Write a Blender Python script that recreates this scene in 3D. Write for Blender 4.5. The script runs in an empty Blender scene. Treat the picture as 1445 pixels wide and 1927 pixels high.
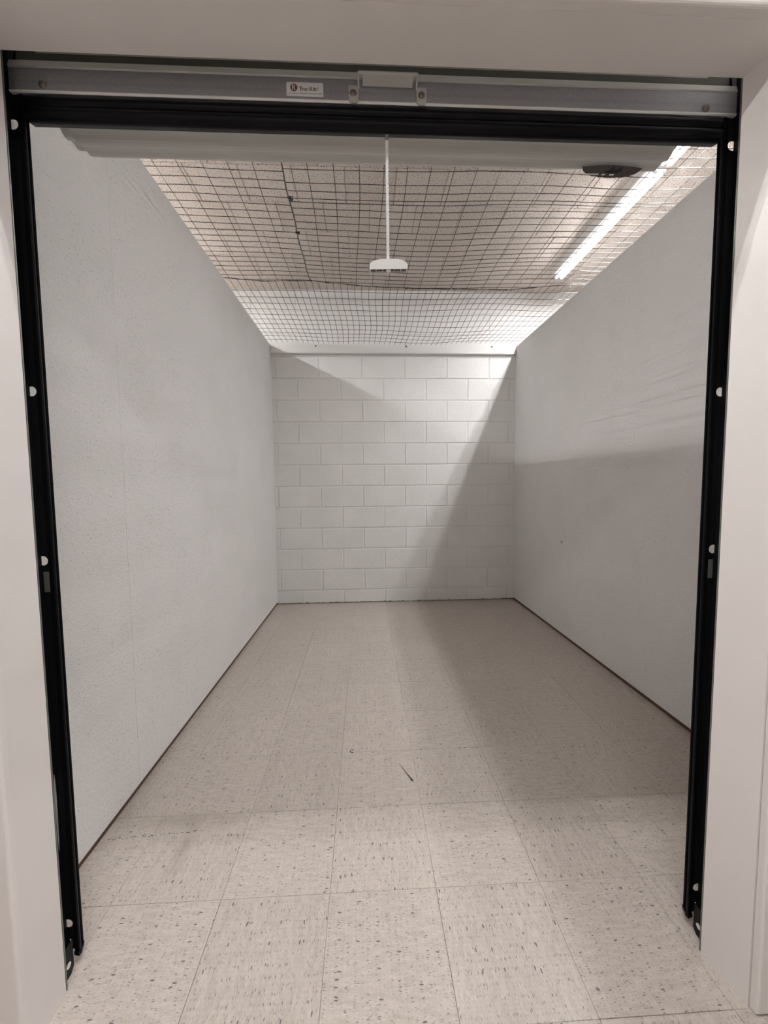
import bpy, bmesh, math, random
from mathutils import Vector, Matrix, noise
random.seed(7)
S = bpy.context.scene
C = S.collection
R = math.radians

# ------------------------------------------------------------------ camera
F_PX, PITCH, YAW, ROLL, CAM_H = 762.3, 0.0699, 0.0461, -0.0096, 1.1659
cy, sy, cp, sp = math.cos(YAW), math.sin(YAW), math.cos(PITCH), math.sin(PITCH)
fw = Vector((sy * cp, cy * cp, -sp)); rt = Vector((cy, -sy, 0)); up = rt.cross(fw)
cr, sr = math.cos(ROLL), math.sin(ROLL)
rt2 = rt * cr + up * sr; up2 = up * cr - rt * sr
cam_d = bpy.data.cameras.new('camera'); cam = bpy.data.objects.new('camera', cam_d); C.objects.link(cam)
cam_d.sensor_fit = 'HORIZONTAL'; cam_d.sensor_width = 36.0; cam_d.lens = 36.0 * F_PX / 1445.0
cam_d.clip_start = 0.02
m = Matrix.Identity(4)
for i in range(3):
    m[i][0] = rt2[i]; m[i][1] = up2[i]; m[i][2] = -fw[i]
m[0][3], m[1][3], m[2][3] = 0.0, 0.0, CAM_H
cam.matrix_world = m
S.camera = cam

# ------------------------------------------------------------------ world, light, exposure
w = bpy.data.worlds.new('world'); S.world = w; w.use_nodes = True
w.node_tree.nodes['Background'].inputs[0].default_value = (0, 0, 0, 1)   # closed building, no daylight
S.view_settings.view_transform = 'Standard'; S.view_settings.look = 'None'
S.view_settings.gamma = 1.0; S.view_settings.use_curve_mapping = False
S.view_settings.exposure = 0.22
S.cycles.max_bounces = 8; S.cycles.diffuse_bounces = 5; S.cycles.glossy_bounces = 2
TUBE_IN, TUBE_FAR, TUBE_HALL = 330.0, 350.0, 285.0      # radiance of the LED tubes
LIGHT_COL = (1.0, 0.98, 0.975)
X_R, X_L = 1.675, -1.78                   # lamp rows and tube height
FIX_ROWS = [2.31, 1.075]                             # near ends of the fixtures (each 1.2 m)
CORR = (-0.72, 0.524)                                # hall fixture: left end X, centre Y

# ------------------------------------------------------------------ materials
def new_mat(name):
    mt = bpy.data.materials.new(name); mt.use_nodes = True
    nt = mt.node_tree; return mt, nt, nt.nodes['Principled BSDF']
def N(nt, t, **kw):
    n = nt.nodes.new(t)
    for k, v in kw.items():
        if isinstance(k, str) and hasattr(n, k): setattr(n, k, v)
    return n
def L(nt, a, b): nt.links.new(a, b)
def plain(name, col, rough=0.5, metal=0.0, spec=0.5):
    mt, nt, p = new_mat(name)
    p.inputs['Base Color'].default_value = (*col, 1); p.inputs['Roughness'].default_value = rough
    p.inputs['Metallic'].default_value = metal; p.inputs['Specular IOR Level'].default_value = spec
    return mt
def ramp(nt, src, stops):
    r = nt.nodes.new('ShaderNodeValToRGB'); e = r.color_ramp.elements
    while len(e) > 1: e.remove(e[-1])
    e[0].position, e[0].color = stops[0][0], (*stops[0][1], 1)
    for pz, c in stops[1:]:
        x = e.new(pz); x.color = (*c, 1)
    L(nt, src, r.inputs[0]); return r.outputs[0]
def g(v): return (v, v, v)
def mapping(nt, src, scale=(1, 1, 1), rot=(0, 0, 0), loc=(0, 0, 0)):
    mp = nt.nodes.new('ShaderNodeMapping'); mp.inputs['Scale'].default_value = scale
    mp.inputs['Rotation'].default_value = rot; mp.inputs['Location'].default_value = loc
    L(nt, src, mp.inputs[0]); return mp.outputs[0]
def noise_t(nt, vec, scale, detail=3, rough=0.55):
    n = nt.nodes.new('ShaderNodeTexNoise'); n.inputs['Scale'].default_value = scale
    n.inputs['Detail'].default_value = detail; n.inputs['Roughness'].default_value = rough
    L(nt, vec, n.inputs['Vector']); return n.outputs['Fac']
def mixc(nt, fac, a, b, mode='MIX'):
    mx = nt.nodes.new('ShaderNodeMix'); mx.data_type = 'RGBA'; mx.blend_type = mode
    for s, v in ((mx.inputs['Factor'], fac), (mx.inputs['A'], a), (mx.inputs['B'], b)):
        if isinstance(v, (float, int)): s.default_value = v
        elif isinstance(v, tuple): s.default_value = (*v, 1)
        else: L(nt, v, s)
    return mx.outputs['Result']
def mth(nt, op, a, b=None):
    n = nt.nodes.new('ShaderNodeMath'); n.operation = op
    for i, v in ((0, a), (1, b)):
        if v is None: continue
        if isinstance(v, (float, int)): n.inputs[i].default_value = v
        else: L(nt, v, n.inputs[i])
    return n.outputs[0]
def bump(nt, p, h, strength, dist):
    b = nt.nodes.new('ShaderNodeBump'); b.inputs['Strength'].default_value = strength
    b.inputs['Distance'].default_value = dist; L(nt, h, b.inputs['Height']); L(nt, b.outputs[0], p.inputs['Normal'])
def obj_coord(nt, rnd=True):
    tc = nt.nodes.new('ShaderNodeTexCoord'); v = tc.outputs['Object']
    if rnd:
        oi = nt.nodes.new('ShaderNodeObjectInfo'); mu = nt.nodes.new('ShaderNodeVectorMath'); mu.operation = 'ADD'
        sc = mth(nt, 'MULTIPLY', oi.outputs['Random'], 37.0)
        L(nt, v, mu.inputs[0]); L(nt, sc, mu.inputs[1]); return mu.outputs[0], oi.outputs['Random']
    return v, None
def world_coord(nt):
    return nt.nodes.new('ShaderNodeNewGeometry').outputs['Position']
def voro(nt, vec, scale, rnd=1.0, dim='3D'):
    v = nt.nodes.new('ShaderNodeTexVoronoi'); v.voronoi_dimensions = dim; v.inputs['Scale'].default_value = scale
    v.inputs['Randomness'].default_value = rnd; L(nt, vec, v.inputs['Vector']); return v

def floor_mat(name, rot):
    mt, nt, p = new_mat(name)
    v, rnd = obj_coord(nt)
    v = mapping(nt, v, rot=(0, 0, rot))
    wob = nt.nodes.new('ShaderNodeTexNoise'); wob.inputs['Scale'].default_value = 60
    L(nt, v, wob.inputs['Vector'])
    wv = nt.nodes.new('ShaderNodeVectorMath'); wv.operation = 'MULTIPLY_ADD'
    L(nt, wob.outputs['Color'], wv.inputs[0]); wv.inputs[1].default_value = (.006, .006, 0); L(nt, v, wv.inputs[2])
    v = wv.outputs[0]
    base = ramp(nt, noise_t(nt, mapping(nt, v, (1, 3.5, 1)), 26, 4), [(0.3, (.405, .36, .32)), (0.7, (.50, .45, .405))])
    tone = ramp(nt, rnd, [(0, g(.97)), (1, g(1.02))])
    base = mixc(nt, 1.0, base, tone, 'MULTIPLY')
    def chips(scale, st, thr, keep, col, c, seed):
        nonlocal c0
        vo = voro(nt, mapping(nt, v, (1, st, 1), loc=(seed, seed * .7, 0)), scale, 1.0, '2D')
        sep = nt.nodes.new('ShaderNodeSeparateColor'); L(nt, vo.outputs['Color'], sep.inputs[0])
        near = mth(nt, 'LESS_THAN', vo.outputs['Distance'], thr)
        kp = mth(nt, 'LESS_THAN', sep.outputs[0], keep)
        f = mth(nt, 'MULTIPLY', mth(nt, 'MULTIPLY', near, kp), c)
        c0 = mixc(nt, f, c0, col)
    c0 = base
    chips(66, 4.0, .27, .32, (.58, .55, .52), .35, 3.1)
    chips(102, 4.4, .22, .33, (.23, .21, .195), .55, 8.7)
    chips(58, 4.4, .17, .30, (.14, .135, .135), .68, 1.3)
    chips(40, 3.6, .13, .19, (.08, .08, .09), .8, 5.9)
    chips(20, 3.0, .105, .17, (.06, .06, .075), .8, 2.2)
    # traffic dirt with a shape of its own (old smear beside the left track, grime along the back)
    wp = world_coord(nt)
    sx = nt.nodes.new('ShaderNodeSeparateXYZ'); L(nt, wp, sx.inputs[0])
    def band(out, c, hw):
        return mth(nt, 'SUBTRACT', 1.0, mth(nt, 'MINIMUM', mth(nt, 'DIVIDE', mth(nt, 'ABSOLUTE', mth(nt, 'SUBTRACT', out, c)), hw), 1.0))
    dn = noise_t(nt, wp, 9, 4, .7)
    st1 = mth(nt, 'MULTIPLY', mth(nt, 'MULTIPLY', band(sx.outputs[0], -.62, .30), band(sx.outputs[1], 1.36, .05)), dn)
    st2 = mth(nt, 'MULTIPLY', mth(nt, 'MULTIPLY', band(sx.outputs[0], -.60, .03), band(sx.outputs[1], 1.25, .12)), dn)
    st3 = mth(nt, 'MULTIPLY', band(sx.outputs[1], 3.95, .09), dn)
    st = mth(nt, 'MINIMUM', mth(nt, 'MULTIPLY', mth(nt, 'ADD', mth(nt, 'ADD', st1, st2), st3), .75), .6)
    c0 = mixc(nt, st, c0, (.20, .165, .12))
    L(nt, c0, p.inputs['Base Color'])
    rg = ramp(nt, noise_t(nt, wp, 5, 3), [(0.3, g(.33)), (0.7, g(.46))])
    L(nt, rg, p.inputs['Roughness']); p.inputs['Specular IOR Level'].default_value = .45
    bump(nt, p, noise_t(nt, wp, 40, 2), .12, .002)
    return mt
M = {}
M['tile_a'] = floor_mat('vinyl_tile_lengthwise', R(90)); M['tile_b'] = floor_mat('vinyl_tile_crosswise', 0)
M['slab'] = plain('tile_adhesive', (.09, .08, .07), .9)

def board_mat():
    mt, nt, p = new_mat('white_painted_strand_board')
    wp = world_coord(nt)
    v1 = mapping(nt, wp, (1, 1.3, 3.0), (R(28), 0, 0))
    v2 = mapping(nt, wp, (1, 1.1, 2.6), (R(-35), 0, 0))
    n1 = noise_t(nt, v1, 30, 6, .68); n2 = noise_t(nt, v2, 70, 4, .65); n3 = noise_t(nt, wp, 170, 2)
    cl = noise_t(nt, wp, 4.5, 3, .6)
    vo = voro(nt, mapping(nt, wp, (1, 1.4, 3.2), (R(35), 0, 0)), 42)
    sep = nt.nodes.new('ShaderNodeSeparateColor'); L(nt, vo.outputs['Color'], sep.inputs[0])
    pit = mth(nt, 'MULTIPLY', mth(nt, 'LESS_THAN', vo.outputs['Distance'], .21), mth(nt, 'LESS_THAN', sep.outputs[0], mth(nt, 'MULTIPLY', mth(nt, 'MAXIMUM', mth(nt, 'SUBTRACT', cl, .46), 0.0), 2.6)))
    base = ramp(nt, noise_t(nt, wp, 3, 4), [(.3, (.745, .735, .725)), (.7, (.785, .775, .77))])
    base = mixc(nt, 1.0, base, ramp(nt, noise_t(nt, mapping(nt, wp, (1, 1.6, 1.6)), 120, 5, .75), [(.30, g(.86)), (.5, g(.99)), (.7, g(1.03))]), 'MULTIPLY')
    base = mixc(nt, mth(nt, 'MULTIPLY', pit, .55), base, (.36, .345, .33))
    L(nt, base, p.inputs['Base Color'])
    h = mth(nt, 'ADD', mth(nt, 'ADD', n1, mth(nt, 'MULTIPLY', n2, .5)), mth(nt, 'MULTIPLY', n3, .22))
    h = mth(nt, 'SUBTRACT', h, mth(nt, 'MULTIPLY', pit, .5))
    bump(nt, p, h, .5, .007)
    p.inputs['Roughness'].default_value = .55; p.inputs['Specular IOR Level'].default_value = .3
    return mt
M['board'] = board_mat()
def block_mat():
    mt, nt, p = new_mat('white_painted_block')
    wp = world_coord(nt)
    base = ramp(nt, noise_t(nt, wp, 4, 4), [(.3, (.715, .71, .70)), (.7, (.76, .755, .745))])
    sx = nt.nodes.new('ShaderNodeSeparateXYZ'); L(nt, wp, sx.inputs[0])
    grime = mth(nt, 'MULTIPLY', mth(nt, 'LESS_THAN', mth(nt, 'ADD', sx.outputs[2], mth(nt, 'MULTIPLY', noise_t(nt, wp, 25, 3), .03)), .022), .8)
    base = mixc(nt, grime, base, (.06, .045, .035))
    L(nt, base, p.inputs['Base Color'])
    h = mth(nt, 'ADD', noise_t(nt, wp, 95, 5, .7), mth(nt, 'MULTIPLY', noise_t(nt, wp, 28, 3), .6))
    bump(nt, p, h, .55, .004)
    p.inputs['Roughness'].default_value = .55; p.inputs['Specular IOR Level'].default_value = .3
    return mt
M['block'] = block_mat()
def ceil_mat():
    mt, nt, p = new_mat('pinhole_acoustic_tile')
    v, rnd = obj_coord(nt)
    vo = voro(nt, v, 64, .85, '2D')
    sep = nt.nodes.new('ShaderNodeSeparateColor'); L(nt, vo.outputs['Color'], sep.inputs[0])
    rad = mth(nt, 'MULTIPLY', sep.outputs[0], .15)
    hole = mth(nt, 'LESS_THAN', vo.outputs['Distance'], mth(nt, 'ADD', rad, .055))
    base = ramp(nt, rnd, [(0, (.60, .54, .49)), (1, (.655, .60, .555))])
    base = mixc(nt, mth(nt, 'MULTIPLY', hole, .9), base, (.10, .085, .07))
    L(nt, base, p.inputs['Base Color']); p.inputs['Roughness'].default_value = .85
    p.inputs['Specular IOR Level'].default_value = .1
    bump(nt, p, mth(nt, 'SUBTRACT', 1.0, hole), .4, .003)
    return mt
M['ceil'] = ceil_mat()
def jamb_mat():
    mt, nt, p = new_mat('off_white_wall_panel_paint')
    wp = world_coord(nt)
    base = ramp(nt, noise_t(nt, wp, 2.5, 3), [(.3, (.70, .665, .645)), (.7, (.73, .70, .68))])
    L(nt, base, p.inputs['Base Color']); p.inputs['Roughness'].default_value = .42
    bump(nt, p, noise_t(nt, wp, 220, 2), .12, .0015)
    return mt
M['jamb'] = jamb_mat()
def galv_mat():
    mt, nt, p = new_mat('galvanized_steel')
    wp = world_coord(nt)
    n1 = noise_t(nt, wp, 420, 3, .7)
    sx = nt.nodes.new('ShaderNodeSeparateXYZ'); L(nt, wp, sx.inputs[0])
    wear = mth(nt, 'MULTIPLY', noise_t(nt, mapping(nt, wp, (3, 1, .8)), 90, 3, .7),
               mth(nt, 'SUBTRACT', 1.0, mth(nt, 'MINIMUM', mth(nt, 'DIVIDE', mth(nt, 'ABSOLUTE', mth(nt, 'SUBTRACT', sx.outputs[2], 2.016)), .006), 1.0)))
    base = ramp(nt, n1, [(.3, (.25, .25, .265)), (.7, (.40, .40, .42))])
    base = mixc(nt, mth(nt, 'MULTIPLY', wear, .75), base, (.24, .235, .24))
    L(nt, base, p.inputs['Base Color']); p.inputs['Metallic'].default_value = .35; p.inputs['Roughness'].default_value = .45
    bump(nt, p, n1, .3, .001)
    return mt
M['galv'] = galv_mat()
M['black'] = plain('black_powder_coat', (.003, .0033, .004), .38, 0, .12)
M['black2'] = plain('worn_black_steel', (.0055, .006, .007), .5, 0, .2)
M['rubber'] = plain('black_vinyl_seal', (.003, .003, .004), .3, 0, .12)
M['curtain'] = plain('pale_grey_curtain_paint', (.50, .495, .475), .38, 0, .5)
M['olive'] = plain('dark_olive_curtain_shade', (.10, .10, .082), .7)  # curtain darkened in colour for the shade behind the header
M['grip'] = plain('painted_grey_steel', (.50, .495, .47), .4, .1)
M['bolt'] = plain('zinc_bolt', (.20, .165, .14), .3, .6)
M['sticker'] = plain('white_vinyl_sticker', (.80, .78, .77), .35)
M['ink'] = plain('black_ink', (.01, .01, .012), .5)
M['maroon'] = plain('maroon_ink', (.17, .065, .05), .5)
M['rope'] = plain('white_nylon_rope', (.86, .86, .86), .6)
M['rope_d'] = plain('dark_grey_rope', (.22, .21, .205), .7)
M['plastic'] = plain('grey_white_plastic', (.60, .60, .59), .4)
M['plastic_in'] = plain('shaded_plastic_hollow', (.10, .095, .09), .7)
M['cord'] = plain('black_net_twine', (.012, .011, .011), .45)
M['wood'] = plain('brown_sole_plate', (.10, .05, .032), .8)
M['housing'] = plain('white_lamp_housing', (.80, .79, .78), .35)
M['socket'] = plain('lamp_holder_plastic', (.75, .74, .72), .4)
M['dirt'] = plain('dark_scuff', (.03, .026, .024), .7)
M['grey_tape'] = plain('dark_grey_tape', (.075, .068, .062), .55)
M['steel_edge'] = plain('bare_steel_edge', (.22, .23, .21), .4, .6)
M['white_chip'] = plain('bare_bright_metal', (.75, .75, .72), .3, .2)
M['mark'] = plain('grey_label_scrap', (.42, .40, .38), .8)
def tube_mat(name, strength):
    mt, nt, p = new_mat(name)
    nt.nodes.remove(p)
    e = nt.nodes.new('ShaderNodeEmission'); out = nt.nodes['Material Output']
    tc = nt.nodes.new('ShaderNodeTexCoord'); sx = nt.nodes.new('ShaderNodeSeparateXYZ'); L(nt, tc.outputs['Object'], sx.inputs[0])
    # row of diodes along the tube: bright at each chip, dimmer between them
    s = mth(nt, 'ABSOLUTE', mth(nt, 'SINE', mth(nt, 'MULTIPLY', sx.outputs[1], math.pi / .025)))
    st = mth(nt, 'MULTIPLY', mth(nt, 'ADD', mth(nt, 'MULTIPLY', s, .9), .43), strength)
    e.inputs['Color'].default_value = (*LIGHT_COL, 1); L(nt, st, e.inputs['Strength'])
    L(nt, e.outputs[0], out.inputs['Surface']); return mt
mt, nt, p = new_mat('softly_glowing_tube_cover'); p.inputs['Base Color'].default_value = (.8, .8, .8, 1)
p.inputs['Emission Color'].default_value = (*LIGHT_COL, 1); p.inputs['Emission Strength'].default_value = .8; M['cover'] = mt
M['tube'] = tube_mat('led_tube_glow', TUBE_IN)
M['tube_far'] = tube_mat('led_tube_glow_next_unit', TUBE_FAR)
M['tube_hall'] = tube_mat('led_tube_glow_hall', TUBE_HALL)

# ------------------------------------------------------------------ helpers
def box(bm, x0, x1, y0, y1, z0, z1, bev=0.0, seg=1):
    vs = [bm.verts.new((x, y, z)) for z in (z0, z1) for y in (y0, y1) for x in (x0, x1)]
    fs = [(0, 2, 3, 1), (4, 5, 7, 6), (0, 1, 5, 4), (2, 6, 7, 3), (0, 4, 6, 2), (1, 3, 7, 5)]
    faces = [bm.faces.new([vs[i] for i in f]) for f in fs]
    if bev > 0:
        es = {e for f in faces for e in f.edges}
        bmesh.ops.bevel(bm, geom=list(es), offset=bev, segments=seg, affect='EDGES', profile=.5)
def mesh_from(name, bm, mat, smooth=False):
    bmesh.ops.recalc_face_normals(bm, faces=bm.faces)
    me = bpy.data.meshes.new(name); bm.to_mesh(me); bm.free()
    if mat: me.materials.append(mat)
    if smooth:
        for pl in me.polygons: pl.use_smooth = True
    return me
def ob(name, me, parent=None, loc=None):
    o = bpy.data.objects.new(name, me); C.objects.link(o)
    if parent: o.parent = parent
    if loc: o.location = loc
    return o
def mk(name, bm, mat, parent=None, smooth=False, loc=None):
    return ob(name, mesh_from(name, bm, mat, smooth), parent, loc)
def mkbox(name, b, mat, parent=None, bev=0.0, seg=1):
    bm = bmesh.new(); box(bm, *b, bev, seg); return mk(name, bm, mat, parent)
def tag(o, label=None, cat=None, group=None, kind=None):
    if label: o['label'] = label
    if cat: o['category'] = cat
    if group: o['group'] = group
    if kind: o['kind'] = kind
    return o
def empty(name, loc):
    o = bpy.data.objects.new(name, None); o.empty_display_size = .05; C.objects.link(o); o.location = loc
    return o
def tube_path(bm, pts, r, n=4, closed=False):
    prev = None
    for i, pnt in enumerate(pts):
        a = pts[max(i - 1, 0)]; b = pts[min(i + 1, len(pts) - 1)]
        d = (Vector(b) - Vector(a)).normalized()
        u = d.cross(Vector((0, 0, 1)))
        if u.length < .2: u = d.cross(Vector((1, 0, 0)))
        u.normalize(); v = d.cross(u)
        rr = r[i] if isinstance(r, list) else r
        ring = [bm.verts.new(Vector(pnt) + (u * math.cos(2 * math.pi * k / n) + v * math.sin(2 * math.pi * k / n)) * rr) for k in range(n)]
        if prev:
            for k in range(n):
                bm.faces.new((prev[k], prev[(k + 1) % n], ring[(k + 1) % n], ring[k]))
        else:
            bm.faces.new(ring)
        prev = ring
    bm.faces.new(prev)
def prism(bm, pts, axis, a, b):
    """closed outline pts (2-D) extruded along axis from a to b"""
    def P(u, v, t):
        return {'x': (t, u, v), 'y': (u, t, v), 'z': (u, v, t)}[axis]
    A = [bm.verts.new(P(u, v, a)) for u, v in pts]; B = [bm.verts.new(P(u, v, b)) for u, v in pts]
    n = len(pts)
    for i in range(n): bm.faces.new((A[i], A[(i + 1) % n], B[(i + 1) % n], B[i]))
    fa = bm.faces.new(A); fb = bm.faces.new(B)
    bmesh.ops.triangulate(bm, faces=[fa, fb])

# ------------------------------------------------------------------ floor
T = .3048; FX, FY = -.4198, 1.0842
Z_CEIL = 2.975
Y_BACK = 3.932
floor = tag(mkbox('floor', (-3.3, 4.1, -1.45, 4.05, -.12, -.0034), M['slab']), kind='structure')
def tile_mesh(name, s, th, bev, mat):
    bm = bmesh.new(); h = s / 2
    box(bm, -h, h, -h, h, -th, 0, 0)
    bmesh.ops.bevel(bm, geom=[e for e in bm.edges if all(v.co.z > -th / 2 for v in e.verts)], offset=bev, segments=1, affect='EDGES')
    return mesh_from(name, bm, mat)
tm = [tile_mesh('tile', T - .0007, .0033, .0006, M['tile_a']), tile_mesh('tile', T - .0007, .0033, .0006, M['tile_b'])]
for r in range(-4, 10):
    for c in range(-2, 7):
        o = ob('tile', tm[(r + c + 1) % 2], floor)
        o.location = (FX + (c + .5) * T + random.uniform(-.0002, .0002), FY + (r + .5) * T + random.uniform(-.0002, .0002), random.uniform(-.0001, .0001))
# plain tiled field where the photograph does not reach (next units, hall behind the camera)
def rest(x0, x1, y0, y1):
    bm = bmesh.new(); box(bm, x0, x1, y0, y1, -.0034, -.0004); return bm
bm = bmesh.new()
xa, xb, ya = FX - 2 * T, FX + 7 * T, FY - 4 * T
for b in ((-3.3, xa, -1.45, 4.05), (xb, 4.1, -1.45, 4.05), (xa, xb, -1.45, ya)): box(bm, b[0], b[1], b[2], b[3], -.0034, -.0002)
mk('floor_covering', bm, M['tile_a'], floor)
# scuffs
bm = bmesh.new()
A, B = Vector((.128, 1.605, .0006)), Vector((.172, 1.506, .0006))
d = (B - A).normalized(); n = Vector((-d.y, d.x, 0)); prof = [(0, .0006), (.25, .0014), (.5, .0017), (.75, .003), (.88, .003), (.93, .0055), (1, .003)]
Lv = []; Rv = []
for t, wd in prof:
    q = A.lerp(B, t); Lv.append(bm.verts.new(q + n * wd)); Rv.append(bm.verts.new(q - n * wd))
for i in range(len(prof) - 1): bm.faces.new((Lv[i], Lv[i + 1], Rv[i + 1], Rv[i]))
tag(mk('scuff_mark', bm, M['dirt'], floor), 'black streak with a thick end')
bm = bmesh.new()
pts = [(-.070 + .009 * math.cos(a), 1.697 + .010 * math.sin(a), .0009) for a in [R(x) for x in range(40, 330, 24)]]
tube_path(bm, pts, [.0006 + .0012 * abs(math.sin(i * .8)) for i in range(len(pts))], 4)
tag(mk('scuff_mark', bm, M['dirt'], floor), 'small open black ring')
bm = bmesh.new()
random.seed(11)
for k in range(26):
    x = -.86 + .30 * (k / 26) + random.uniform(-.005, .005); y = 1.302 + .018 * (k / 26) + random.uniform(-.003, .003)
    l = random.uniform(.002, .008); wd = random.uniform(.0006, .0018)
    a = random.uniform(-.3, .3)
    vs = [bm.verts.new((x + math.cos(a + q) * (l if i % 2 == 0 else wd), y + math.sin(a + q) * (l if i % 2 == 0 else wd), .0007)) for i, q in enumerate((0, R(90), R(180), R(270)))]
    bm.faces.new(vs)
tag(mk('scuff_mark', bm, M['dirt'], floor), 'broken line of dark specks')

# ------------------------------------------------------------------ ceiling
ceiling = tag(mkbox('ceiling', (-3.3, 4.1, -1.45, 4.05, Z_CEIL + .0125, Z_CEIL + .15), M['ceil']), kind='structure')
ct = tile_mesh('tile', T - .0030, .0125, .0026, M['ceil'])
CY0 = 3.675 + .0
for r in range(0, 8):
    yc = 3.98 - (r + .5) * T
    off = -.097 if r % 2 == 0 else .055
    # rows run from the back wall towards the door; joints half a tile apart from row to row
    for c in range(-5, 8):
        xc = off + (c + .5) * T
        if xc < -1.35 or xc > 2.35: continue
        o = ob('tile', ct, ceiling); o.rotation_euler = (math.pi, 0, 0)
        o.location = (xc, yc + random.uniform(-.0006, .0006), Z_CEIL + random.uniform(-.0006, .0006))

# ------------------------------------------------------------------ back wall of painted blocks
BX0, BX1 = -.6264, 2.3
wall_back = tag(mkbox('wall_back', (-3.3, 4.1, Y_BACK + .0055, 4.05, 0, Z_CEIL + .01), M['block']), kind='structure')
BZ = 2.1612
def course(z0, z1, odd, x0, x1):
    off = BX0 + (.2032 if odd else 0)
    k = math.floor((x0 - off) / .4064)
    while off + k * .4064 < x1:
        a = max(off + k * .4064, x0); b = min(off + (k + 1) * .4064, x1)
        k += 1
        if b - a < .02: continue
        jt = .0046
        w_, h_ = (b - a) - 2 * jt, (z1 - z0) - 2 * jt
        bm = bmesh.new(); box(bm, -w_ / 2, w_ / 2, 0, .02, -h_ / 2, h_ / 2, 0)
        bmesh.ops.bevel(bm, geom=[e for e in bm.edges if all(v.co.y < .01 for v in e.verts)], offset=.0042, segments=2, affect='EDGES', profile=.5)
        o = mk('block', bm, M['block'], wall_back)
        o.location = ((a + b) / 2, Y_BACK - random.uniform(-.0004, .0010), (z0 + z1) / 2)
        o.rotation_euler = (random.uniform(-.0015, .0015), random.uniform(-.0022, .0022), random.uniform(-.0015, .0015))
random.seed(5)
for k in range(10):                       # courses below the ledger
    z1 = BZ - k * .2032; course(z1 - .2032, z1, k % 2 == 1, -.90, 1.50)
course(.0, .1292, False, -.90, 1.50)
course(BZ, BZ + .2032, True, -.90, 1.50)
for k in range(1, 4):
    z0 = BZ + k * .2032; course(z0, min(z0 + .2032, Z_CEIL), k % 2 == 0, -1.1, 2.25)

# ------------------------------------------------------------------ side walls (painted strand board on studs)
def side_wall(name, xb, slope, sgn, seam_y):
    """face passes through X = xb at the back wall; sgn +1 = room lies to +X (left wall)"""
    rootm = bmesh.new()
    # local frame: x = into the wall (away from the room), y = along the wall towards the back, z up
    Lw = Y_BACK - .893
    box(rootm, .011, .10, -Lw, 0, .0, 2.463)
    wl = tag(mk(name, rootm, M['board']), kind='structure')
    if sgn > 0:
        wl.matrix_world = Matrix.Translation((xb, Y_BACK, 0)) @ Matrix.Rotation(slope, 4, 'Z') @ Matrix.Diagonal((-1, 1, 1, 1))
    else:
        wl.matrix_world = Matrix.Translation((xb, Y_BACK, 0)) @ Matrix.Rotation(slope, 4, 'Z')
    ys = seam_y - Y_BACK
    def panel(y0, y1, z0, z1, nm='panel'):
        bm = bmesh.new(); box(bm, 0, .012, y0 + .0003, y1 - .0003, z0 + .0001, z1 - .0001, .0007)
        return mk(nm, bm, M['board'], wl)
    panel(ys, 0, .022, 1.266); panel(ys, 0, 1.266, 2.466); panel(-Lw, ys, .022, 2.466)
    mkbox('sole_plate', (.006, .011, -Lw, 0, 0, .024), M['wood'], wl)
    return wl
wall_left = side_wall('wall_left', -.866, -math.atan(.0060), 1, 1.528)
wall_right = side_wall('wall_right', 1.467, math.atan(.0085), -1, 1.50)
# scrap of label on the right wall
o = mkbox('label_scrap', (-.0006, .0004, -.983, -.950, .707, .722), M['mark'], wall_right)
tag(o, 'small grey scrap of label')

# walls closing the neighbouring units and the hall
tag(mkbox('wall_outer_left', (-3.4, -3.3, -1.45, 4.05, 0, 3.0), M['jamb']), kind='structure')
tag(mkbox('wall_outer_right', (4.1, 4.2, -1.45, 4.05, 0, 3.0), M['jamb']), kind='structure')
tag(mkbox('wall_hall', (-3.4, 4.2, -1.55, -1.45, 0, 3.0), M['jamb']), kind='structure')

# ------------------------------------------------------------------ front wall with the door opening
OZ = 2.021
bm = bmesh.new()
def quadbox(bm, c, z0, z1, bev=0):
    prism(bm, c, 'z', z0, z1)
quadbox(bm, [(-3.3, .783), (-.6965, .783), (-.7050, .891), (-3.3, .891)], 0, OZ)
quadbox(bm, [(.8335, .783), (4.1, .783), (4.1, .887), (.8145, .887)], 0, OZ)
box(bm, -3.3, 4.1, .783, .889, OZ, Z_CEIL + .01)
wall_front = tag(mk('wall_front', bm, M['jamb']), kind='structure')
# steel corner skin on the hall side, rounded edge, hairline joint behind it
def skin(name, b):
    bm = bmesh.new(); box(bm, *b)
    bmesh.ops.bevel(bm, geom=[e for e in bm.edges if all(v.co.y < b[2] + .001 for v in e.verts)], offset=.006, segments=3, affect='EDGES', profile=.5)
    return tag(mk(name, bm, M['jamb']), kind='structure')
skin('trim_1', (-3.29, -.6945, .764, .7815, 0.002, OZ))
skin('trim_2', (.8370, 4.09, .764, .7815, 0.002, OZ))
skin('trim_3', (-3.29, 4.09, .762, .7829, OZ + .0015, Z_CEIL - .002))
# bare steel edge of the jamb behind the paint
tag(mkbox('trim_4', (-.716, -.7055, .8935, .8965, .0, 2.10), M['steel_edge']), kind='structure')
tag(mkbox('trim_5', (.8165, .835, .8905, .8935, .0, 2.10), M['steel_edge']), kind='structure')

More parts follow.
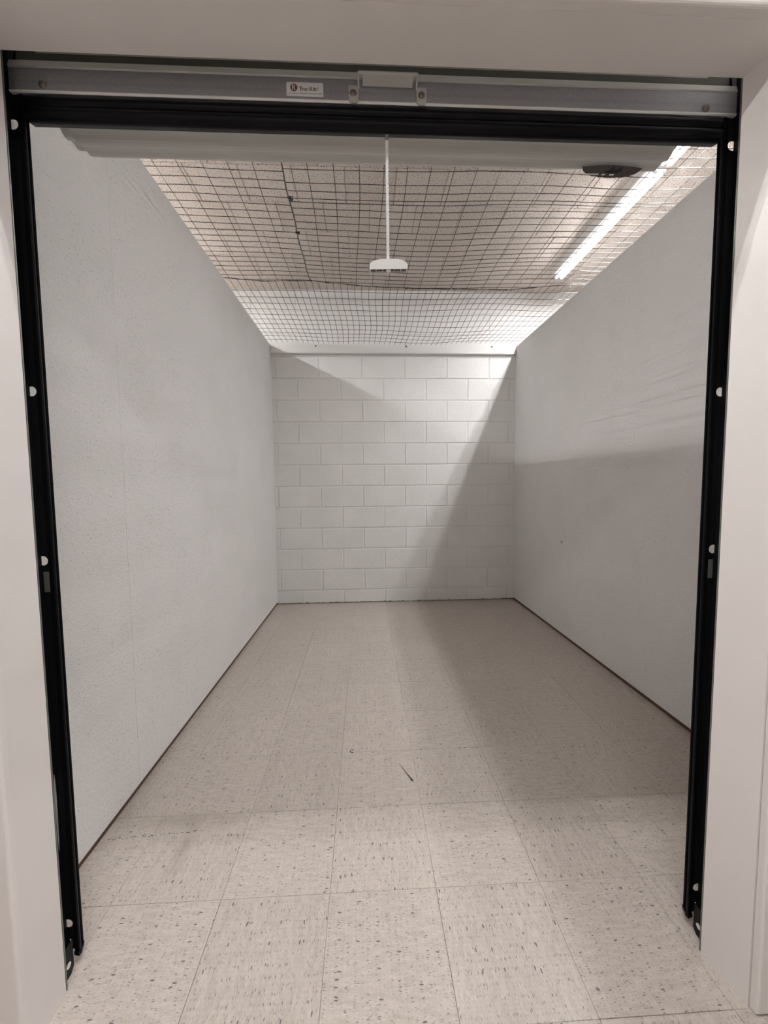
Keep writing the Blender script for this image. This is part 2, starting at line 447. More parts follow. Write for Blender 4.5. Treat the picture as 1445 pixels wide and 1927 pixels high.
# ------------------------------------------------------------------ ledger on the back wall
bm = bmesh.new()
box(bm, -.862, 1.464, Y_BACK - .019, Y_BACK - .001, 2.402, 2.487, .0015)
ledger = tag(mk('trim_6', bm, M['block']), kind='structure')
bm = bmesh.new()
prism(bm, [(Y_BACK - .001, 2.386), (Y_BACK - .030, 2.386), (Y_BACK - .034, 2.390), (Y_BACK - .034, 2.398), (Y_BACK - .031, 2.402), (Y_BACK - .001, 2.402)], 'x', -.862, 1.464)
mk('lip', bm, M['block'], ledger)
for x in (-.445, .405, 1.225):
    bm = bmesh.new(); bmesh.ops.create_cone(bm, cap_ends=True, segments=10, radius1=.0075, radius2=.006, depth=.004, matrix=Matrix.Translation((x, Y_BACK - .021, 2.458)) @ Matrix.Rotation(R(90), 4, 'X'))
    mk('screw', bm, M['ink'], ledger)

# ------------------------------------------------------------------ roll-up door
door = tag(empty('roll_up_door', (.058, .95, 1.95)), 'rolled-up steel door with galvanized bottom bar, black seal and grey curtain roll', 'door')
DX0, DX1 = -.735, .856
def dchild(o): 
    o.parent = door; o.matrix_parent_inverse = Matrix.Translation(door.location).inverted(); return o
# curtain: drum roll with corrugations, drop to the bar
YC, ZC, RD = 1.083, 2.128, .120
def roll_section(theta, extra):
    s = theta * (RD) / .052
    t = abs((s % 1.0) - .5) * 2
    rib = max(0, min(1, (t - .25) / .5))
    return RD + extra + rib * .007
bm = bmesh.new()
def roll(bm, x0, x1, extra, inner):
    n = 120
    o1 = []; o2 = []; i1 = []; i2 = []
    for k in range(n):
        a = 2 * math.pi * k / n
        rr = roll_section(a + .62, extra)
        y, z = YC - rr * math.cos(a), ZC - rr * math.sin(a)
        yi, zi = YC - inner * math.cos(a), ZC - inner * math.sin(a)
        o1.append(bm.verts.new((x0, y, z))); o2.append(bm.verts.new((x1, y, z)))
        i1.append(bm.verts.new((x0, yi, zi))); i2.append(bm.verts.new((x1, yi, zi)))
    for k in range(n):
        j = (k + 1) % n
        bm.faces.new((o1[k], o1[j], o2[j], o2[k])); bm.faces.new((i1[k], i2[k], i2[j], i1[j]))
        bm.faces.new((o1[k], i1[k], i1[j], o1[j])); bm.faces.new((o2[k], o2[j], i2[j], i2[k]))
roll(bm, -.690, .800, .001, .07)
roll(bm, -.716, .790, -.010, .05)
cur = mk('curtain', bm, M['curtain']); dchild(cur)
bm = bmesh.new()
bmesh.ops.create_cone(bm, cap_ends=True, segments=24, radius1=.022, radius2=.022, depth=1.64, matrix=Matrix.Translation((.06, YC, ZC)) @ Matrix.Rotation(R(90), 4, 'Y'))
dchild(mk('axle', bm, M['galv'], smooth=False))
# hanging part of the curtain between roll and bar
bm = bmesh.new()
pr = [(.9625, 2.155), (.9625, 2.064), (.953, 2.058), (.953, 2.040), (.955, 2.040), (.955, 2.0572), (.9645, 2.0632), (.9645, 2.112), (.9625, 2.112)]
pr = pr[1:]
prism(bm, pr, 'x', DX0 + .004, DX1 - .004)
dchild(mk('shaded_curtain_drop', bm, M['olive']))  # dark olive paints the shade on the curtain above the bar
# bottom bar (angle) 
bm = bmesh.new()
prism(bm, [(.9455, 2.0425), (.9455, 1.9985), (.9475, 1.9955), (.9525, 1.9955), (.9525, 2.0385), (.9300 + .0225, 2.0425)], 'x', DX0, DX1)
bar = dchild(mk('bottom_bar', bm, M['galv']))
bm = bmesh.new()
prism(bm, [(.9440, 1.9985), (.9455, 1.9985), (.9475, 1.9960), (.9470, 1.9945), (.9440, 1.9965)], 'x', DX0, DX1)
tag(mk('bar_edge', bm, M['white_chip'], bar), 'bright worn lower edge')
# upper light flange of the bar
bm = bmesh.new()
prism(bm, [(.9465, 2.0435), (.9525, 2.0435), (.9560, 2.0610), (.9480, 2.0600), (.9440, 2.0455)], 'x', DX0, DX1)
dchild(tag(mk('top_flange', bm, M['grip']), 'pale upper flange'))
# black seal: two folded lobes
bm = bmesh.new()
lobe = []
for cyy, czz, rr, a0, a1 in ((.957, 1.9815, .0135, 120, 245), (.957, 1.9585, .0145, 120, 300)):
    for a in range(a0, a1, 12): lobe.append((cyy + rr * math.cos(R(a)), czz + rr * math.sin(R(a))))
lobe += [(.973, 1.948), (.974, 1.9925)]
prism(bm, lobe, 'x', -.7070, .8250)
seal = dchild(mk('bottom_seal', bm, M['rubber']))
for pl in seal.data.polygons: pl.use_smooth = False
# bolts
def bolt(x, y, z, r, parent):
    bm = bmesh.new(); bmesh.ops.create_uvsphere(bm, u_segments=14, v_segments=8, radius=r)
    bmesh.ops.delete(bm, geom=[v for v in bm.verts if v.co.z < -.0001], context='VERTS')
    bmesh.ops.transform(bm, matrix=Matrix.Translation((x, y, z)) @ Matrix.Rotation(R(90), 4, 'X') @ Matrix.Diagonal((1, 1, .55, 1)), verts=bm.verts)
    ring = bmesh.ops.create_cone(bm, cap_ends=True, segments=14, radius1=r * 1.12, radius2=r * 1.05, depth=.0012, matrix=Matrix.Translation((x, y + .0002, z)) @ Matrix.Rotation(R(90), 4, 'X'))
    return mk('bolt', bm, M['bolt'], parent, smooth=True)
for x, z in ((-.667, 2.0115), (.783, 2.009)): bolt(x, .9447, z, .0078, bar)
# lift handle: two feet, two risers with a slot, one flat grip
hd = empty('lift_handle', (.061, .944, 2.026)); dchild(hd)
def hc(o): o.parent = hd; o.matrix_parent_inverse = (Matrix.Translation(door.location) @ Matrix.Translation(door.location).inverted() @ Matrix.Translation((.061, .944, 2.026))).inverted(); return o
def foot(x0, x1):
    bm = bmesh.new(); c = .0045
    prism(bm, [(x0, 2.028), (x0, 1.9925 + c), (x0 + c, 1.9925), (x1 - c, 1.9925), (x1, 1.9925 + c), (x1, 2.028)], 'y', .9420, .9450)
    return bm
hc(mk('foot', foot(-.0245, -.0030), M['grip'])); hc(mk('foot', foot(.1235, .1450), M['grip']))
def riser(xa, xb):
    bm = bmesh.new()
    outer = [(.9425, 2.020), (.9425, 2.030), (.9180, 2.0345), (.9165, 2.0315), (.9360, 2.0270), (.9395, 2.020)]
    prism(bm, outer, 'x', xa, xb); return bm
hc(mk('riser', riser(-.0045, -.0015), M['grip'])); hc(mk('riser', riser(.1215, .1245), M['grip']))
bm = bmesh.new()
prism(bm, [(.9425, 2.0265), (.9400, 2.0250), (.9190, 2.0290), (.9160, 2.0320), (.9165, 2.0345), (.9200, 2.0325), (.9425, 2.0290)], 'x', .006, .1140)
hc(mk('grip', bm, M['grip']))
bm = bmesh.new()
for xa, xb in ((-.0015, .006), (.1140, .1215)):
    prism(bm, [(.9190, 2.0290), (.9160, 2.0320), (.9165, 2.0345), (.9200, 2.0325)], 'x', xa, xb)
hc(mk('grip_end', bm, M['grip']))
for x in (-.0145, .1345): 
    hc(bolt(x, .9418, 2.0125, .0072, None))
# sticker with its print
def rrect(x0, x1, z0, z1, r, n=4):
    out = []
    for cx, cz, a0 in ((x1 - r, z1 - r, 0), (x0 + r, z1 - r, 90), (x0 + r, z0 + r, 180), (x1 - r, z0 + r, 270)):
        for k in range(n + 1): out.append((cx + r * math.cos(R(a0 + 90 * k / n)), cz + r * math.sin(R(a0 + 90 * k / n))))
    return out
bm = bmesh.new(); prism(bm, rrect(-.1585, -.0795, 2.0045, 2.0325, .0025), 'y', .9448, .9454)
stk = mk('sticker', bm, M['sticker'], bar)
YI = .9446
def poly(bm, pts, y=YI): 
    f = bm.faces.new([bm.verts.new((x, y, z)) for x, z in pts]); bmesh.ops.triangulate(bm, faces=[f])
def rc(bm, x0, x1, z0, z1, y=YI): poly(bm, [(x0, z0), (x1, z0), (x1, z1), (x0, z1)], y)
bm = bmesh.new(); poly(bm, [(-.1425 + .0078 * math.cos(R(a)), 2.0215 + .0078 * math.sin(R(a))) for a in range(0, 360, 15)])
mk('emblem', bm, M['maroon'], stk)
def arc(bm, cx, cz, rx, rz, t, a0, a1, y, n=10):
    P = [(math.cos(R(a0 + (a1 - a0) * k / n)), math.sin(R(a0 + (a1 - a0) * k / n))) for k in range(n + 1)]
    for k in range(n):
        (c0_, s0), (c1, s1) = P[k], P[k + 1]
        poly(bm, [(cx + rx * c0_, cz + rz * s0), (cx + rx * c1, cz + rz * s1), (cx + (rx - t) * c1, cz + (rz - t * .6) * s1), (cx + (rx - t) * c0_, cz + (rz - t * .6) * s0)], y)
def letter_R(bm, x, z, h, y):
    w_ = h * .72; t = h * .19; s = h * .07
    rc(bm, x + s, x + s + t, z, z + h, y); rc(bm, x, x + 2 * s + t, z, z + s, y); rc(bm, x, x + s + t, z + h - s, z + h, y)
    rc(bm, x + s + t, x + w_ * .55, z + h - s * 1.2, z + h, y); rc(bm, x + s + t, x + w_ * .55, z + h * .45, z + h * .45 + s * 1.2, y)
    arc(bm, x + w_ * .5, z + h * .75, w_ * .42, h * .27, t, 90, -90, y)
    poly(bm, [(x + w_ * .42, z + h * .48), (x + w_ * .66, z + h * .48), (x + w_ * 1.05, z), (x + w_ * .78, z)], y)
    rc(bm, x + w_ * .76, x + w_ * 1.14, z, z + s, y)
bm = bmesh.new(); letter_R(bm, -.1470, 2.0165, .0105, YI - .0002)
mk('emblem_letter', bm, M['sticker'], stk)
# wordmark in heavy serif capitals
bm = bmesh.new(); x, z, h, y = -.1315, 2.0158, .0078, YI
def serif(x0, x1, zz): rc(bm, x0, x1, zz, zz + .0005, y)
rc(bm, x, x + .0062, z + h - .0010, z + h, y); rc(bm, x + .0023, x + .0040, z, z + h, y); serif(x + .0014, x + .0049, z)
rc(bm, x, x + .0006, z + h - .0022, z + h, y); rc(bm, x + .0056, x + .0062, z + h - .0022, z + h, y); x += .0062
xh = h * .68
rc(bm, x, x + .0015, z, z + xh, y); serif(x - .0004, x + .0020, z); serif(x - .0004, x + .001, z + xh - .0005); arc(bm, x + .0022, z + xh * .66, .0014, xh * .32, .0009, 150, 0, y, 5); x += .0038
arc(bm, x + .0017, z + xh * .3, .0019, xh * .33, .0010, 0, 360, y, 10); rc(bm, x + .0026, x + .0040, z, z + xh * .8, y); arc(bm, x + .0020, z + xh * .68, .0020, xh * .32, .0009, 0, 160, y, 6); rc(bm, x + .0026, x + .0047, z, z + .0005, y); x += .0052
arc(bm, x + .0021, z + xh * .5, .0023, xh * .52, .0013, 40, 320, y, 12); x += .0047
rc(bm, x, x + .0020, z + xh * .36, z + xh * .36 + .0011, y); x += .0027
letter_R(bm, x, z, h, y); x += .0068
rc(bm, x + .0004, x + .0019, z, z + xh, y); serif(x, x + .0024, z); serif(x, x + .0015, z + xh - .0005); poly(bm, [(x + .00115 + .0009 * math.cos(R(a)), z + h - .0006 + .0008 * math.sin(R(a))) for a in range(0, 360, 45)], y); x += .0028
rc(bm, x + .0004, x + .0018, z + .0005, z + h * .9, y); rc(bm, x, x + .0026, z + xh - .0007, z + xh, y); rc(bm, x + .0009, x + .0027, z, z + .0007, y); x += .0031
arc(bm, x + .0021, z + xh * .5, .0023, xh * .52, .0012, 20, 325, y, 12); rc(bm, x + .0009, x + .0041, z + xh * .45, z + xh * .45 + .0006, y); x += .0050
poly(bm, [(x, z + h * .55), (x + .0010, z + h * .55), (x + .0015, z + h * .95), (x + .0004, z + h * .95)], y)
mk('wordmark', bm, M['ink'], stk)
def tinytext(s, x0, x1, z, parent):
    cu = bpy.data.curves.new('fine_print', 'FONT'); cu.body = s; cu.size = .01; cu.offset = .00012
    to = bpy.data.objects.new('fine_print', cu); C.objects.link(to)
    dg = bpy.context.evaluated_depsgraph_get(); me = bpy.data.meshes.new_from_object(to.evaluated_get(dg)); bpy.data.objects.remove(to)
    xs = [v.co.x for v in me.vertices]; sc = (x1 - x0) / (max(xs) - min(xs)); mn = min(xs)
    for v in me.vertices: v.co = Vector((x0 + (v.co.x - mn) * sc, YI, z + v.co.y * sc))
    me.materials.clear(); me.materials.append(M['ink']); o = ob('fine_print', me, parent); return o
tinytext('www.tracrite.com  608-000-0000  Sun Prairie, WI 53590'.replace('608-000-0000', '800-448-8979'), -.1560, -.0820, 2.0088, stk)

# torn dark tape under the roll
def patch(name, outline, mat, dr, z_off=0, label=None, parent=None):
    """outline points: (X, arc position a in radians about the roll axis) -> thin shell hugging the roll"""
    bm = bmesh.new()
    top = []; bot = []
    for (X, a, dd) in outline:
        for lst, e in ((top, 0), (bot, dr)):
            rr = RD + .009 + e + dd
            lst.append(bm.verts.new((X, YC - rr * math.cos(a), ZC - rr * math.sin(a))))
    n = len(outline)
    for i in range(n): bm.faces.new((top[i], top[(i + 1) % n], bot[(i + 1) % n], bot[i]))
    f1 = bm.faces.new(top); f2 = bm.faces.new(list(reversed(bot)))
    bmesh.ops.triangulate(bm, faces=[f1, f2])
    return mk(name, bm, mat, parent)
TAN = R(53)   # lowest visible line of the roll seen from the hall is near this angle past front-horizontal
# a scrap that sags off the roll like a shallow ellipse
bm = bmesh.new()
n = 26; front = []; back = []
random.seed(3)
XC, HW = .667, .082
TY, TZ = 1.105, 1.9975
def pp(X, drop, yy): return (X, TY + yy + drop * 1.6, TZ - drop * .8)
top1 = []; bot1 = []; top2 = []; bot2 = []
for k in range(n + 1):
    u = -1 + 2 * k / n; X = XC + HW * u
    edge = .0215 * (1 - abs(u) ** 3.0) ** .6
    topd = .0008 - .0030 * (1 - u * u)
    jag = random.uniform(-.0006, .0006) if abs(u) < .85 else 0
    top1.append(bm.verts.new(pp(X, topd, 0))); bot1.append(bm.verts.new(pp(X, edge * .62 + jag, 0)))
    top2.append(bm.verts.new(pp(X, topd, .002))); bot2.append(bm.verts.new(pp(X, edge * .62 + jag, .002)))
for k in range(n):
    bm.faces.new((top1[k], top1[k + 1], bot1[k + 1], bot1[k])); bm.faces.new((top2[k], bot2[k], bot2[k + 1], top2[k + 1]))
    bm.faces.new((bot1[k], bot1[k + 1], bot2[k + 1], bot2[k])); bm.faces.new((top1[k], top2[k], top2[k + 1], top1[k + 1]))
bm.faces.new((top1[0], bot1[0], bot2[0], top2[0])); bm.faces.new((top1[n], top2[n], bot2[n], bot1[n]))
tape = tag(mk('tape_scrap', bm, M['grey_tape']), 'torn dark grey tape scrap stuck under the right end of the door roll', 'tape')
def flat(name, pts, mat, yy, parent):
    bm = bmesh.new(); prism_pts = pts
    A_ = [bm.verts.new(pp(X, d, yy)) for X, d in pts]; B_ = [bm.verts.new(pp(X, d, yy + .001)) for X, d in pts]
    for i in range(len(pts)): bm.faces.new((A_[i], A_[(i + 1) % len(pts)], B_[(i + 1) % len(pts)], B_[i]))
    f1 = bm.faces.new(A_); f2 = bm.faces.new(B_); bmesh.ops.triangulate(bm, faces=[f1, f2])
    return mk(name, bm, mat, parent)
flat('torn_hole', [(XC - .018, .0072), (XC - .004, .004), (XC + .001, .000), (XC + .006, .001), (XC + .010, .004), (XC + .018, .003), (XC + .023, .000), (XC + .028, .004), (XC + .028, .006), (XC + .018, .0085), (XC + .006, .0085), (XC - .006, .0085)], M['ink'], -.0014, tape)
for a, b in ((-.066, -.030), (-.022, -.012), (.000, .012)):
    flat('bright_edge', [(XC + a, .0098), (XC + b, .0094), (XC + b, .0110), (XC + a, .0112)], M['sticker'], -.0014, tape)

# ------------------------------------------------------------------ door tracks
MX = .059
def track(name, label, s):
    """s=-1 left, +1 right; local X measured outward from the opening's middle"""
    o = tag(empty(name, (MX + s * .79, .95, 0)), label, 'door track')
    def X(d): return s * d - s * .79      # d = distance from the middle plane
    def pr(pn, pts, z0, z1, mat, lab=None):
        bm = bmesh.new(); prism(bm, [(X(d), y - .95) for d, y in pts], 'z', z0, z1)
        ch = mk(pn, bm, mat, o)
        if lab: tag(ch, lab)
        return ch
    # leg of the angle at right angles to the wall; runs to the floor, chamfered foot with a hole
    bm = bmesh.new()
    ya, yb = -.044, .001
    prism(bm, [(ya, 2.10), (ya, .020), (ya + .012, .002), (yb - .010, .002), (yb, .012), (yb, 2.10)], 'x', X(.799), X(.802))
    mk('mounting_leg', bm, M['black2'], o)
    # face plate with round holes, half of each hidden by the leg
    bm = bmesh.new()
    holes = [1.934, 1.3775, .9975, .104]
    x_in, x_out, hx, hr = .780, .8105, .7952, .0110
    zs = [.037]
    segs = 20
    def vv(d, z, y): return bm.verts.new((X(d), y, z))
    faces = []
    def strip(z0, z1):
        box(bm, min(X(x_in), X(x_out)), max(X(x_in), X(x_out)), 0, .002, z0, z1)
    cur_z = .037
    for hz in sorted(holes):
        a, b = hz - .014, hz + .014
        strip(cur_z, a)
        # square with a round hole: ring of quads from circle to square
        def sq(t):
            c_, s_ = math.cos(t), math.sin(t); k = max(abs(c_), abs(s_)); return c_ / k, s_ / k
        ring_f = []; 
        for yy in (0, .002):
            ins = []; outs = []
            for k in range(segs):
                t = 2 * math.pi * (k + .5) / segs
                ins.append(vv(hx + hr * math.cos(t), hz + hr * math.sin(t), yy))
                qx, qz = sq(t)
                dx = (x_out - hx) if qx > 0 else (hx - x_in)
                outs.append(vv(hx + (dx if abs(qx) > .999 else abs(qx) * dx) * (1 if qx > 0 else -1), hz + .014 * qz, yy))
            ring_f.append((ins, outs))
            for k in range(segs):
                j = (k + 1) % segs; bm.faces.new((ins[k], ins[j], outs[j], outs[k]))
        for k in range(segs):
            j = (k + 1) % segs; bm.faces.new((ring_f[0][0][k], ring_f[1][0][k], ring_f[1][0][j], ring_f[0][0][j]))
        cur_z = b
    strip(cur_z, 1.993)
    mk('face_plate', bm, M['black2'], o)
    # channel that guides the curtain: U open towards the opening
    prs = [(.7805, -.004), (.7690, -.006), (.7675, -.003), (.7680, .001), (.7695, .001), (.7700, -.003), (.7785, -.001), (.7785, .014), (.7760, .015), (.7745, .018), (.7805, .018)]
    bm = bmesh.new(); prism(bm, [(X(d), y) for d, y in prs], 'z', .036, 1.990)
    mk('channel', bm, M['black'], o)
    bm = bmesh.new(); prism(bm, [(X(d), y) for d, y in [(.7815, -.0055), (.768, -.0085), (.7665, .0), (.7735, .019), (.7815, .019)]], 'z', .027, .036)
    mk('flared_mouth', bm, M['black'], o)
    bm = bmesh.new()
    prism(bm, [(-.043, .078), (-.043, .004), (-.036, .0005), (-.024, .0005), (-.014, .012), (-.014, .078)], 'x', X(.7770), X(.7785))
    mk('foot_tab', bm, M['black2'], o)
    # sprung lock plate under the waist-high hole
    bm = bmesh.new(); x0, x1 = sorted((X(.7955), X(.783)))
    box(bm, x0, x1, -.0018, 0, .925, .972, .0006)
    tag(mk('lock_plate', bm, M['steel_edge'], o), 'dull grey plate')
    for z in (.062, .040):
        bm = bmesh.new(); bmesh.ops.create_uvsphere(bm, u_segments=8, v_segments=6, radius=.0016)
        bmesh.ops.translate(bm, vec=(X(.7915), -.0008, z), verts=bm.verts); mk('rivet', bm, M['white_chip'], o)
    bm = bmesh.new(); bmesh.ops.create_cone(bm, cap_ends=True, segments=14, radius1=.007, radius2=.007, depth=.0008, matrix=Matrix.Translation((X(.7768), -.030, .030)) @ Matrix.Rotation(R(90), 4, 'Y'))
    mk('foot_hole_disc', bm, M['white_chip'], o)  # pale disc drawn where the foot tab has a hole
    return o
tl = track('door_track', 'black steel door track on the left jamb, paint scraped white near its foot', -1)
tr = track('door_track', 'black steel door track on the right jamb with unscraped paint', 1)
bm = bmesh.new()
ys = [(-.020, .300), (-.018, .345), (-.0165, .375), (-.0155, .405), (-.017, .43)]
Lz = [(.300, .0006), (.325, .0016), (.36, .0022), (.40, .0028), (.445, .003), (.478, .0016), (.49, .0006)]
Lv = [bm.verts.new((.0, -.0065 - wd, z)) for z, wd in Lz]; Rv = [bm.verts.new((.0, -.0065 + wd, z)) for z, wd in Lz]
for i in range(len(Lz) - 1): bm.faces.new((Lv[i], Lv[i + 1], Rv[i + 1], Rv[i]))
o = mk('scrape', bm, M['white_chip'], tl); o.location = (-.0086, 0, 0); tag(o, 'thin bright scrape in the black paint')

for o_, x0, x1 in ((tl, -.80, -.7185), (tr, .804, .918)):
    bm = bmesh.new(); box(bm, x0 - o_.location.x, x1 - o_.location.x, .0175, .0205, 1.993, 2.115)
    mk('added_gap_cover_plate', bm, M['black'], o_)  # black plate added to block the bright gap above the track

# ------------------------------------------------------------------ pull cord
RX, RY = .0590, .962
pc = tag(empty('pull_cord', (RX, RY, 1.64)), 'white twisted pull cord with grey plastic handle hanging from the door bar', 'cord')
def strands(z0, z1, mat, nm):
    bm = bmesh.new()
    for k in range(3):
        pts = []; nst = max(6, int((z1 - z0) / .0022))
        for i in range(nst + 1):
            z = z0 + (z1 - z0) * i / nst; a = z * 2 * math.pi / .026 + k * 2 * math.pi / 3
            pts.append((.0018 * math.cos(a), .0018 * math.sin(a), z - 1.64))
        tube_path(bm, pts, .0021, 6)
    return mk(nm, bm, mat, pc, smooth=True)
strands(1.672, 1.932, M['rope'], 'rope'); tag(strands(1.932, 1.950, M['rope_d'], 'rope_top'), 'dark grey end')  # top end of the rope in a darker grey
# handle: arched body, hollow underneath with ribs, knot in the middle
prof = [(-.0432, .0035), (-.0425, .0120), (-.0385, .0155), (-.028, .0198), (-.016, .0215), (0, .0220), (.016, .0217), (.030, .0198), (.039, .0150), (.0440, .0088), (.0428, .0035)]
bm = bmesh.new(); prism(bm, prof, 'y', -.0085, .0085)
h1 = mk('handle', bm, M['plastic'], pc); h1.location = (.001, 0, .012); h1.rotation_euler = (0, R(-1.5), 0)
bm = bmesh.new(); box(bm, -.0405, .0405, -.0071, .0071, .0029, .0036)
mk('hollow_shade', bm, M['plastic_in'], h1)  # dark plate paints the shade inside the handle
for x in (-.028, -.013, .013, .028): mkbox('rib', (x - .0008, x + .0008, -.0071, .0071, .0002, .0032), M['plastic'], h1)
for b_ in ((-.0432, .0428, -.0085, -.0071, -.0005, .0036), (-.0432, .0428, .0071, .0085, -.0005, .0036), (-.0432, -.0405, -.0071, .0071, -.0005, .0036), (.0405, .0428, -.0071, .0071, -.0005, .0036)):
    mkbox('rim', b_, M['plastic'], h1)
bm = bmesh.new(); bmesh.ops.create_icosphere(bm, subdivisions=2, radius=.0062)
for v in bm.verts: v.co += v.co.normalized() * .0012 * noise.noise(v.co * 300); v.co.z *= .6
mk('knot', bm, M['rope'], h1, smooth=True).location = (.0, 0, .0005)

# ------------------------------------------------------------------ netting over the unit
def net_pos(x, y, amp=1.0):
    u = max(0, min(1, (x + .88) / 2.36))
    sag = -.012 * math.sin(math.pi * u)
    n1 = noise.noise(Vector((x * 1.5, y * 1.5, 3.3))); n2 = noise.noise(Vector((x * 1.5 + 9, y * 1.5, 7.7)))
    n3 = noise.noise(Vector((x * 1.2, y * 1.2 + 4, 1.1)))
    edge = math.sin(math.pi * u)
    kink = .030 * math.exp(-((x - 1.05) / .35) ** 2 - ((y - 2.55) / .16) ** 2)
    lift = .035 * math.exp(-((x - .95) / .30) ** 2 - ((y - 3.15) / .25) ** 2)
    back = max(0, min(1, (y - 3.55) / .36))
    z = 2.476 + sag * amp + .032 * n1 * edge + (kink + lift) * edge + .016 * back
    dx = .030 * n2 * edge + .5 * kink; dy = .022 * n3 * math.sin(math.pi * max(0, min(1, (y - 1.0) / 2.9)))
    return (x + dx, y + dy, z)
def seam_y(x):
    P = [(-.90, 2.700), (-.86, 2.695), (-.648, 2.735), (-.32, 2.716), (.063, 2.765), (.596, 2.782), (1.003, 2.805), (1.338, 2.745), (1.50, 2.74)]
    for (a, b), (c, d) in zip(P, P[1:]):
        if x <= c: return b + (d - b) * (x - a) / (c - a)
    return P[-1][1]
RC = .0016
def net(name, xs, ys, x0, x1, y0, y1f, label, jit=.004, gi=0):
    rnd = random.Random(gi)
    o = empty(name, ((x0 + x1) / 2, 2.0, 2.47)); tag(o, label, 'net')
    inv = Vector(o.location)
    bm = bmesh.new()
    def q(x, y):
        p = Vector(net_pos(x, y)); return p - inv
    for x in xs:
        ye = y1f(x); npt = max(3, int((ye - y0(x)) / .05)); ph = rnd.uniform(0, 9)
        pts = []
        for i in range(npt + 1):
            t = i / npt; y = y0(x) + (ye - y0(x)) * t
            jx = jit * .5 * noise.noise(Vector((x * 7, y * 4, gi)))
            pts.append(q(x + jx, y))
        tube_path(bm, pts, RC, 4)
    for y in ys:
        npt = int((x1 - x0) / .05); pts = []
        for i in range(npt + 1):
            x = x0 + (x1 - x0) * i / npt
            if not (y0(x) < y < y1f(x)):
                continue
            pts.append(q(x, y + jit * .9 * noise.noise(Vector((x * 5, y * 9, gi + 5)))))
        if len(pts) > 2: tube_path(bm, pts, RC, 4)
    mk('netting', bm, M['cord'], o)
    return o
ROPE_X = -.328
def ys_from(y, step, n, rnd): return [y + step * k + rnd.uniform(-.002, .002) for k in range(n)]
rr = random.Random(2)
nl = net('ceiling_net', [-.893, -.843, -.748, -.648, -.543, -.4425], ys_from(.985, .0508, 35, rr), -.925, ROPE_X - .002, lambda x: .93, seam_y,
    'black netting sheet over the left front, between left wall and tied seam', gi=1)
ysr = ys_from(.97, .0508, 17, rr) + [1.858, 1.905, 1.950, 1.974, 2.018, 2.066] + ys_from(2.115, .0508, 15, rr)
nr = net('ceiling_net', [-.2275 + .1033 * k for k in range(17)], ysr, ROPE_X + .002, 1.525, lambda x: .93, seam_y,
    'wide black netting sheet over the front, right of the tied seam', gi=2)
nb = net('ceiling_net', [-.895 + .0478 * k for k in range(50)], ys_from(2.86, .0975, 11, rr), -.925, 1.525, lambda x: seam_y(x) - .004, lambda x: Y_BACK - .012,
    'black netting sheet over the back third, edge fixed to the ledger on the block wall', gi=3)
# seam cords
def seam_cord(name, pts, r, label, loc):
    o = empty(name, loc); tag(o, label, 'cord'); bm = bmesh.new()
    for dd in (-1, 1):
        tube_path(bm, [Vector(net_pos(x, y)) + Vector((dd * r * 1.2 if name_axis == 'y' else 0, dd * r * 1.2 if name_axis == 'x' else 0, -.002 + .0015 * math.sin(i * 1.3 + dd))) - Vector(loc) for i, (x, y) in enumerate(pts)], r, 5)
    mk('twine', bm, M['cord'], o); return o
name_axis = 'x'
loc = (.3, 2.75, 2.47)
sc = seam_cord('seam_cord', [(-.92 + .04 * k, seam_y(-.92 + .04 * k)) for k in range(61)], .0015, 'black lacing cord running across the ceiling net from wall to wall', loc)
def tie(x, y, r, parent, loc, seed, big=1.0):
    rn = random.Random(seed); bm = bmesh.new(); p0 = Vector(net_pos(x, y)) - Vector(loc)
    pts = [p0 + Vector((rn.uniform(-1, 1), rn.uniform(-1, 1), rn.uniform(-.8, .3))) * .009 * big for _ in range(16)]
    tube_path(bm, pts, r, 5); mk('tie', bm, M['cord'], parent)
for i, x in enumerate((-.64, -.32, -.02, .31, .62, .98, 1.30)): tie(x, seam_y(x), .0016, sc, loc, i, .7)
name_axis = 'y'
loc2 = (ROPE_X, 2.0, 2.47)
sc2 = seam_cord('seam_cord', [(ROPE_X + .0025 * math.sin(k * .9), .95 + .05 * k) for k in range(int((2.714 - .95) / .05) + 1)] + [(ROPE_X + .002, 2.716)], .0015,
    'black lacing cord running front to back on the net, with two knotted ties', loc2)
tie(ROPE_X + .006, 1.952, .0024, sc2, loc2, 31, 1.35); tie(ROPE_X + .002, 2.204, .0024, sc2, loc2, 32, 1.2)

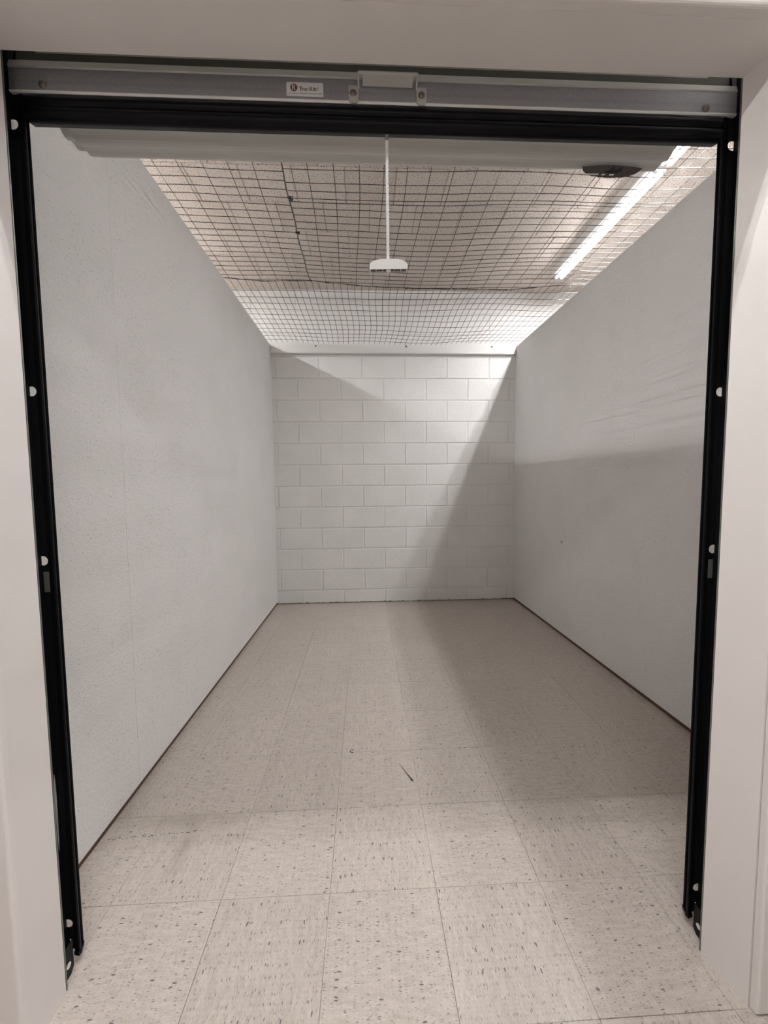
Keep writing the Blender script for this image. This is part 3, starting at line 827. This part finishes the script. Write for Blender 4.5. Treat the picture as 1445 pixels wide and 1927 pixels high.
# ------------------------------------------------------------------ strip lights
def strip_light(name, label, x, y0, mat, rotz=0):
    o = tag(empty(name, (x, y0, Z_CEIL)), label, 'ceiling light')
    o.rotation_euler = (0, 0, rotz)
    Lf = 1.225
    bm = bmesh.new()
    prism(bm, [(-.062, -.001), (-.058, -.012), (-.056, -.046), (-.050, -.050), (-.015, -.042), (.015, -.042), (.050, -.050), (.056, -.046), (.058, -.012), (.062, -.001)], 'y', 0, Lf)
    mk('housing', bm, M['housing'], o)
    for s in (-1, 1):
        bm = bmesh.new()
        nseg = 1
        def arcpts(a0, a1, n): return [(s * .023 + .0115 * math.cos(R(a0 + (a1 - a0) * k / n)), -.070 + .0115 * math.sin(R(a0 + (a1 - a0) * k / n))) for k in range(n + 1)]
        prism(bm, arcpts(-40, 220, 10), 'y', .03, Lf - .03)          # white aluminium back of the LED tube
        t = mk('tube', bm, M['cover'], o)
        bm = bmesh.new()
        prism(bm, [(x_, z_ - .0004) for x_, z_ in arcpts(-124, -56, 5)], 'y', .032, Lf - .032)   # glowing lens underneath
        mk('lens', bm, mat, t)
        for e in (.018, Lf - .018):
            bm = bmesh.new(); box(bm, s * .023 - .011, s * .023 + .011, e - .010, e + .010, -.082, -.046, .002); mk('lamp_holder', bm, M['socket'], o)
    return o
strip_light('ceiling_light', 'twin-tube strip light on the ceiling at the right, farther one, seen whole', X_R, FIX_ROWS[0], M['tube'])
strip_light('ceiling_light', 'twin-tube strip light at the upper right, nearer one, partly behind the door roll', X_R, FIX_ROWS[1], M['tube'])
strip_light('ceiling_light', 'twin-tube strip light over the next unit, beyond the left wall, at the back', X_L, FIX_ROWS[0], M['tube_far'])
strip_light('ceiling_light', 'twin-tube strip light over the next unit, beyond the left wall, at the front', X_L, FIX_ROWS[1], M['tube_far'])
strip_light('ceiling_light', 'twin-tube strip light in the hall just outside the door', CORR[0], CORR[1], M['tube_hall'], R(-90))
strip_light('ceiling_light', 'unseen twin-tube strip light added in the hall behind the camera for fill', CORR[0], -.53, M['tube_hall'], R(-90))  # unseen lamp added to brighten the jambs and door front
